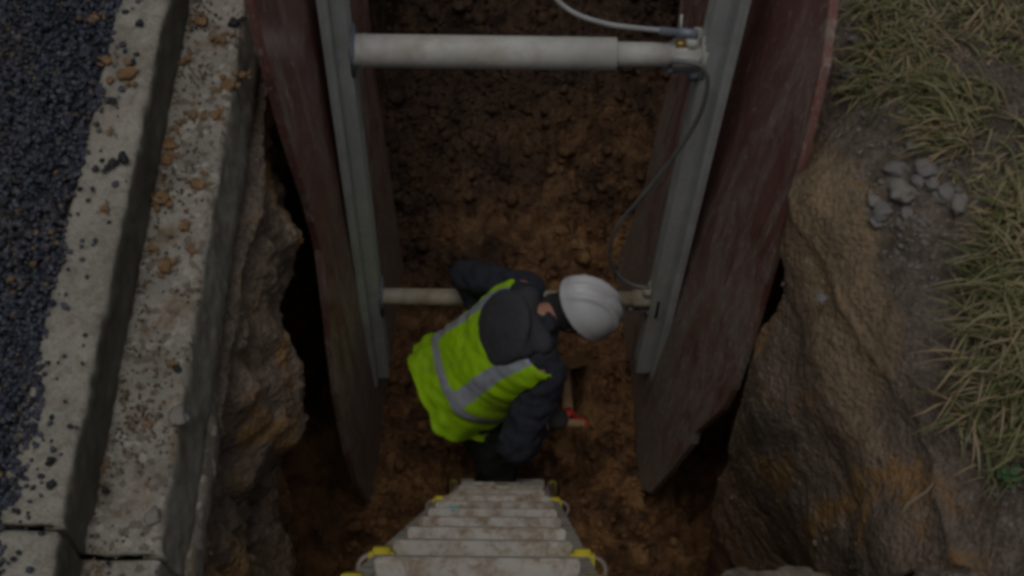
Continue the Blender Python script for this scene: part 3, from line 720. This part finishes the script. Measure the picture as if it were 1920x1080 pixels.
# helmet
hc = hd+crown*.038; nu, nv = 64, 26
V = []; Fs = []
for i in range(nv+1):
    th = (math.pi/2*1.02)*i/nv
    for j in range(nu):
        a = 2*math.pi*j/nu
        rx, ry, rz = .119, .143, .124
        x = rx*math.sin(th)*math.cos(a); y = ry*math.sin(th)*math.sin(a); z = rz*math.cos(th)
        # crown ridges running front to back
        ridge = 0
        for rc in (-.045, 0, .045): ridge += .016*math.exp(-((x-rc)/.007)**2)*min(1, max(0, z/.05))
        k = 1+ridge/.12
        x, y, z = x*k, y*k, z*k
        if i >= nv-1:     # rim flare, longer peak in front
            fl = 1.035+(.18*max(0, math.sin(a))**3 if i == nv else .04*max(0, math.sin(a))**3); x *= 1.03; y *= fl; z -= .006
        V.append(hc+side*x+face*y+crown*z-po)
for i in range(nv):
    for j in range(nu): Fs.append((i*nu+j, (i+1)*nu+j, (i+1)*nu+(j+1) % nu, i*nu+(j+1) % nu))
hel = mesh_np('helmet', np.array([v[:] for v in V]), Fs, M['helmet'], person)
s = hel.modifiers.new('t', 'SOLIDIFY'); s.thickness = .004; s.offset = 1
# shovel
gp = up(1066, 793, -2.03); bl = up(1060, 690, -2.72); sd_ = (bl-gp).normalized(); hx = sd_.cross(Vector((0, 0, 1))).normalized()
if hx.x < 0: hx = -hx
hz = hx.cross(sd_).normalized()
if hz.z < 0: hz = -hz
shv = empty('shovel', bl); tag(shv, 'shovel with red D-handle and wooden shaft held by the worker', 'shovel')
Wb = lambda v: v-bl
sk = gp+sd_*.10
MB().tube([Wb(gp-hx*.062), Wb(gp+hx*.066)], .0185, 14).build('grip', M['wood'], shv)
mb = MB()
for s in (-1, 1): mb.tube([Wb(gp+hx*.060*s-sd_*.01), Wb(gp+hx*.068*s+sd_*.02), Wb(gp+hx*.052*s+sd_*.055), Wb(gp+hx*.012*s+sd_*.095)], .014, 10)
mb.tube([Wb(gp+sd_*.085), Wb(gp+sd_*.155)], [.030, .025], 14); mb.build('handle_yoke', M['red'], shv)
MB().tube([Wb(gp+sd_*.14), Wb(bl-sd_*.02)], .0225, 14).build('shaft', M['wood'], shv)
NB = 14; V = []; Fs = []
for i in range(NB+1):
    for j in range(NB+1):
        a = (j/NB-.5)*2; t = i/NB; wv = .105*(1-.10*t); V.append(bl+hx*(a*wv)+sd_*(t*.27)+hz*(.03*a*a+.012*math.sin(t*3))-bl)
for i in range(NB):
    for j in range(NB): Fs.append((i*(NB+1)+j, i*(NB+1)+j+1, (i+1)*(NB+1)+j+1, (i+1)*(NB+1)+j))
b_ = mesh_np('blade', np.array([v[:] for v in V]), Fs, M['mud'], shv); s = b_.modifiers.new('t', 'SOLIDIFY'); s.thickness = .006
# gloves: palm + five fingers closed round the grip (right) and resting (left)
def glove(palm, wrist, ax, roll, curl_c, curl_r, closed=True):
    """ax: axis the fingers wrap round; curl_c: centre of that axis"""
    mb = MB(); mb.cap(W(wrist), .034, W(wrist.lerp(palm, .6)), .036)
    out = (palm-curl_c); out = (out-ax*out.dot(ax)).normalized(); tan = ax.cross(out)
    if tan.dot(roll) < 0: tan = -tan
    mb.ball(W(palm), (.052, .052, .026), Matrix((ax, tan, out)).transposed(), 16, 10)
    mb.cap(W(wrist.lerp(palm, .6)), .034, W(palm), .024)
    for f_, (o_, ln) in enumerate(((-.040, .95), (-.013, 1.08), (.014, 1.0), (.040, .8))):
        pts = []
        for k in range(6):
            a = (-.1+k*.52*ln*(1 if closed else .5)); rr = curl_r+.010
            pts.append(curl_c+ax*(o_*(1-.04*k))+(out*math.cos(a)+tan*math.sin(a))*rr)
        for k in range(5): mb.cap(W(pts[k]), .013-.0006*k, W(pts[k+1]), .013-.0006*(k+1), 8)
    # thumb from the side of the palm
    b = palm-ax*.042-tan*.01; t1 = b-ax*.012-tan*.028-out*.02; t2 = t1-tan*.006-out*.028+ax*.018
    mb.cap(W(b), .014, W(t1), .012, 8); mb.cap(W(t1), .012, W(t2), .010, 8)
    return remesh(mb.build('glove', M['glove'], person), .005, 3)
gc = gp-hx*.052
glove(gc+(-sd_*.022+hz*.022), haR, hx, hz, gc, .017)
glove(haL+Vector((.02, 0, -.04)), haL, Lf, Vector((1, 0, 0)), haL+Vector((.05, 0, -.10)), .05, False)

# ------------------------------------------------------------------ clods, tar crumbs, stones
clods = [(238, 139, .026, 'tan'), (175, 37, .017, ''), (200, 113, .016, ''), (196, 391, .012, ''), (205, 248, .011, ''), (362, 214, .019, ''), (320, 272, .021, ''), (312, 300, .018, ''), (372, 345, .022, ''), (305, 372, .024, ''), (427, 160, .026, ''), (415, 75, .02, ''), (375, 40, .018, ''), (345, 425, .013, ''),
         (308, 500, .018, ''), (285, 465, .013, ''), (360, 470, .012, ''), (327, 684, .010, ''), (198, 869, .010, ''), (280, 797, .010, ''), (405, 215, .014, ''), (330, 240, .012, ''), (352, 110, .015, ''), (455, 140, .013, '')]
names = ['top left', 'upper left', 'middle left']
for i, (a, b, s, _) in enumerate(clods):
    on_kerb = a < 60+(1000-b)*.215+30; zz = .160 if on_kerb else .000
    x, y = unz(a, b, zz)
    where = 'kerb top' if on_kerb else 'gutter pan'
    rock('clay_clod', M['clay'], (x, y, zz+s*.12), s*.85, 40+i, .42, 'small crumbly orange clay clod lying on the concrete '+where, 'clay clod', 'orange clay clods on the '+where)
    r_ = random.Random(i)
    for q in range(5):
        an = r_.uniform(0, 6.28); dd = s*r_.uniform(1.1, 1.9); rock('clay_clod', M['clay'], (x+dd*math.cos(an), y+dd*math.sin(an), zz+.002), s*r_.uniform(.2, .42), 400+i*5+q, .55, 'small crumbly orange clay clod lying on the concrete '+where, 'clay clod', 'orange clay clods on the '+where)
tars = [(232, 298, .018), (212, 306, .013), (201, 315, .010), (244, 285, .010), (314, 48, .022), (262, 45, .013), (195, 655, .014), (96, 866, .014), (96, 910, .013), (440, 45, .02), (455, 38, .012), (212, 190, .012), (300, 375, .010), (199, 920, .012), (250, 118, .012), (333, 692, .012)]
for i, (a, b, s) in enumerate(tars):
    on_kerb = a < 60+(1000-b)*.215+30; zz = .160 if on_kerb else .002
    x, y = unz(a, b, zz); rock('asphalt_lump', M['tar'], (x, y, zz+s*.3), s*.8, 70+i, .7, 'small black asphalt lump lying on the concrete '+('kerb top' if on_kerb else 'gutter pan'), 'asphalt lump', 'asphalt lumps on the '+('kerb top' if on_kerb else 'gutter pan'))
stones = [(1690, 365, .036, 1, 'largest upright pale oval stone in the stone cluster beside the grass'), (1796, 386, .032, 1, 'pale rounded stone at the right end of the stone cluster, by the grass'), (1770, 365, .030, 0, 'grey stone left of the pale rounded stone at the right end of the cluster'),
          (1655, 400, .034, 0, 'flat grey stone at the lower left of the stone cluster'), (1678, 320, .034, 0, 'blue-grey stone directly above the largest upright pale stone'), (1735, 320, .030, 0, 'jagged grey stone at the top middle of the cluster'), (1722, 342, .022, 0, 'small grey stone in the middle of the cluster'),
          (1636, 385, .018, 1, 'small pale stone at the far left of the cluster'), (1745, 350, .024, 0, 'grey stone just below the jagged one at the top of the cluster'), (1640, 425, .020, 0, 'small grey stone below the flat grey stone'), (1720, 270, .028, 1, 'flat pale stone lying in the grass above the stone cluster'), (1700, 400, .020, 0, 'grey stone just below the largest upright pale stone'),
          (1590, 140, .026, 0, 'grey stone near the top of the right panel at the grass edge'), (1600, 75, .018, 0, 'small grey stone on the verge at the top, nearest the panel'), (1540, 560, .018, 0, 'pale stone embedded in the trench crest beside the tan clay'), (285, 970, .018, 1, 'pale stone on the gutter pan near the joint'),
          (335, 783, .022, 1, 'flat pale stone flake on the gutter pan, lower half'), (1815, 825, .015, 1, 'small pale stone on the dirt beside the green weed')]
for i, (a, b, s, m, lb) in enumerate(stones):
    if a < 500: x, y = unz(a, b, 0); zz = 0
    else:
        zz = 0
        for _ in range(6): x, y = unz(a, b, zz); zz = vz1(x, y)
    rock('stone', M['stone2' if m else 'stone'], (x, y, zz+s*.25), s*.95, 90+i, .65, lb, 'stone')

# ------------------------------------------------------------------ grass
r = np.random.default_rng(77)
RT = []; 
def in_grass(x, y):
    """density of grass on the verge, in ground metres"""
    e = np.interp(y, [1.0, 1.35, 1.55, 1.75, 1.95, 2.1, 2.35, 2.6, 2.9, 3.6], [1.26, 1.22, 1.18, 1.16, 1.16, 1.24, 1.16, 1.08, 1.02, 1.0])
    dn = sstep(-.02, .10, x-e)
    bare = G(x, y, 1.36, 2.65, .12, .22)*.85+G(x, y, 1.22, 2.32, .10, .14)*.75+G(x, y, 1.38, 1.22, .3, .14)*.9
    return dn*(1-np.clip(bare, 0, 1))*np.clip(.40+1.0*fbm(x, y, 0, .20, 3, 401), .02, 1)
n = 60000; x = r.uniform(.95, 2.6, n); y = r.uniform(1.05, 3.8, n); k = r.random(n) < in_grass(x, y)*np.where(y < 2.3, .75, .55)
x, y = x[k], y[k]; n = len(x)
ln = r.uniform(.015, .07, n)*(1+.5*fbm(x, y, 0, .3, 2, 405)); 
flow = 3.14*fbm(x, y, 0, .22, 2, 411)+r.normal(0, 1.3, n)
# long tussock blades
def tuft(cx, cy, num, rad, l0, l1, ang, spread):
    a = r.uniform(0, 6.28, num); q = rad*np.sqrt(r.random(num)); return cx+q*np.cos(a), cy+q*np.sin(a), r.uniform(l0, l1, num), ang+r.normal(0, spread, num)
tf = [tuft(1.36, 1.88, 340, .15, .09, .20, 3.9, 1.3), tuft(1.27, 1.70, 200, .12, .08, .18, 3.6, 1.3), tuft(1.40, 2.05, 300, .14, .08, .18, 3.4, 1.3), tuft(1.42, 1.70, 260, .12, .08, .2, 4.4, 1.0),
      tuft(1.30, 2.55, 260, .12, .06, .14, 3.0, .8), tuft(1.15, 2.75, 220, .12, .06, .13, 3.2, .9), tuft(1.24, 2.42, 90, .07, .08, .15, 3.1, .4), tuft(1.55, 2.3, 300, .2, .06, .14, 3.6, 1.2), tuft(1.3, 1.52, 120, .10, .06, .13, 4.2, 1.2), tuft(1.3, 2.95, 300, .2, .05, .12, 3.2, 1.2), tuft(1.55, 2.9, 300, .2, .06, .13, 3.2, 1.2)]
x = np.concatenate([x]+[t[0] for t in tf]); y = np.concatenate([y]+[t[1] for t in tf]); ln = np.concatenate([ln]+[t[2] for t in tf]); flow = np.concatenate([flow]+[t[3] for t in tf]); n = len(x)
z = verge(x, y, np.interp(y, ys, c0))
lean = r.uniform(.6, 1.75, n); wd = r.uniform(.0014, .0040, n)*np.where(ln > .1, 1.25, 1)
K = 5; V = np.zeros((n, K+1, 2, 3)); dx, dy = np.cos(flow), np.sin(flow); sxv, syv = -dy, dx
for k in range(K+1):
    t = k/K; ang = lean*(.35+1.0*t); hor = ln*t*np.sin(np.minimum(ang, 1.5)); ver = ln*t*np.cos(np.minimum(ang, 1.62))*(1-.25*t)
    wv = wd*(1-t**2*.93)
    for s, q in ((-1, 0), (1, 1)):
        V[:, k, q, 0] = x+dx*hor+sxv*wv*s; V[:, k, q, 1] = y+dy*hor+syv*wv*s; V[:, k, q, 2] = z+np.maximum(ver, .002)+(.0008 if q else 0)
b = np.arange(n)[:, None]*(2*(K+1)); Fs = np.concatenate([np.stack([b[:, 0]+2*k, b[:, 0]+2*k+1, b[:, 0]+2*k+3, b[:, 0]+2*k+2], -1) for k in range(K)])
gr = mesh_np('grass', V.reshape(-1, 3), Fs, M['grass']); tone = np.clip(r.beta(1.8, 1.5, n)+.15*fbm(x, y, 0, .2, 2, 431), 0, 1)
at_ = gr.data.attributes.new('tone', 'FLOAT', 'POINT'); at_.data.foreach_set('value', np.repeat(tone, 2*(K+1)).astype(np.float32))
tag(gr, 'coarse dull green and straw coloured grass on the right verge', 'grass', kind='stuff')

# weed and root
def gpt(px, py):
    zz = 0
    for _ in range(6): xx, yy = unz(px, py, zz); zz = vz1(xx, yy)
    return Vector((xx, yy, zz))
wp = gpt(1882, 900); weed = empty('weed', wp); tag(weed, 'small bright green broad-leaved weed at the grass edge, lower right', 'weed')
for k in range(9):
    a = k*2.4; l = .020+.010*(k % 3); mb = MB(); d = Vector((math.cos(a), math.sin(a), .35)).normalized(); q = Vector((-math.sin(a), math.cos(a), 0))
    P = [Vector((0, 0, .01+.003*k))+d*(l*t) for t in (0, .3, .6, .85, 1)]; wv = [.002, .011, .013, .008, .001]
    Vv = []; [Vv.extend([p-q*w_, p+Vector((0, 0, -.003)), p+q*w_]) for p, w_ in zip(P, wv)]
    mb.add(Vv, [(3*i+j, 3*i+j+1, 3*i+4+j, 3*i+3+j) for i in range(4) for j in (0, 1)]); o = mb.build('leaf', M['weed'], weed); s = o.modifiers.new('t', 'SOLIDIFY'); s.thickness = .0008
rp = [gpt(a, b)+Vector((0, 0, c)) for a, b, c in ((1755, 900, .0), (1735, 925, .008), (1715, 938, .01), (1700, 948, .008), (1688, 965, -.002))]
o = MB().tube([p-rp[0] for p in rp], [.003, .004, .005, .005, .003], 8).build('root', M['root']); o.location = rp[0]; tag(o, 'pale bare root sticking out of the dirt at the lower right', 'root')
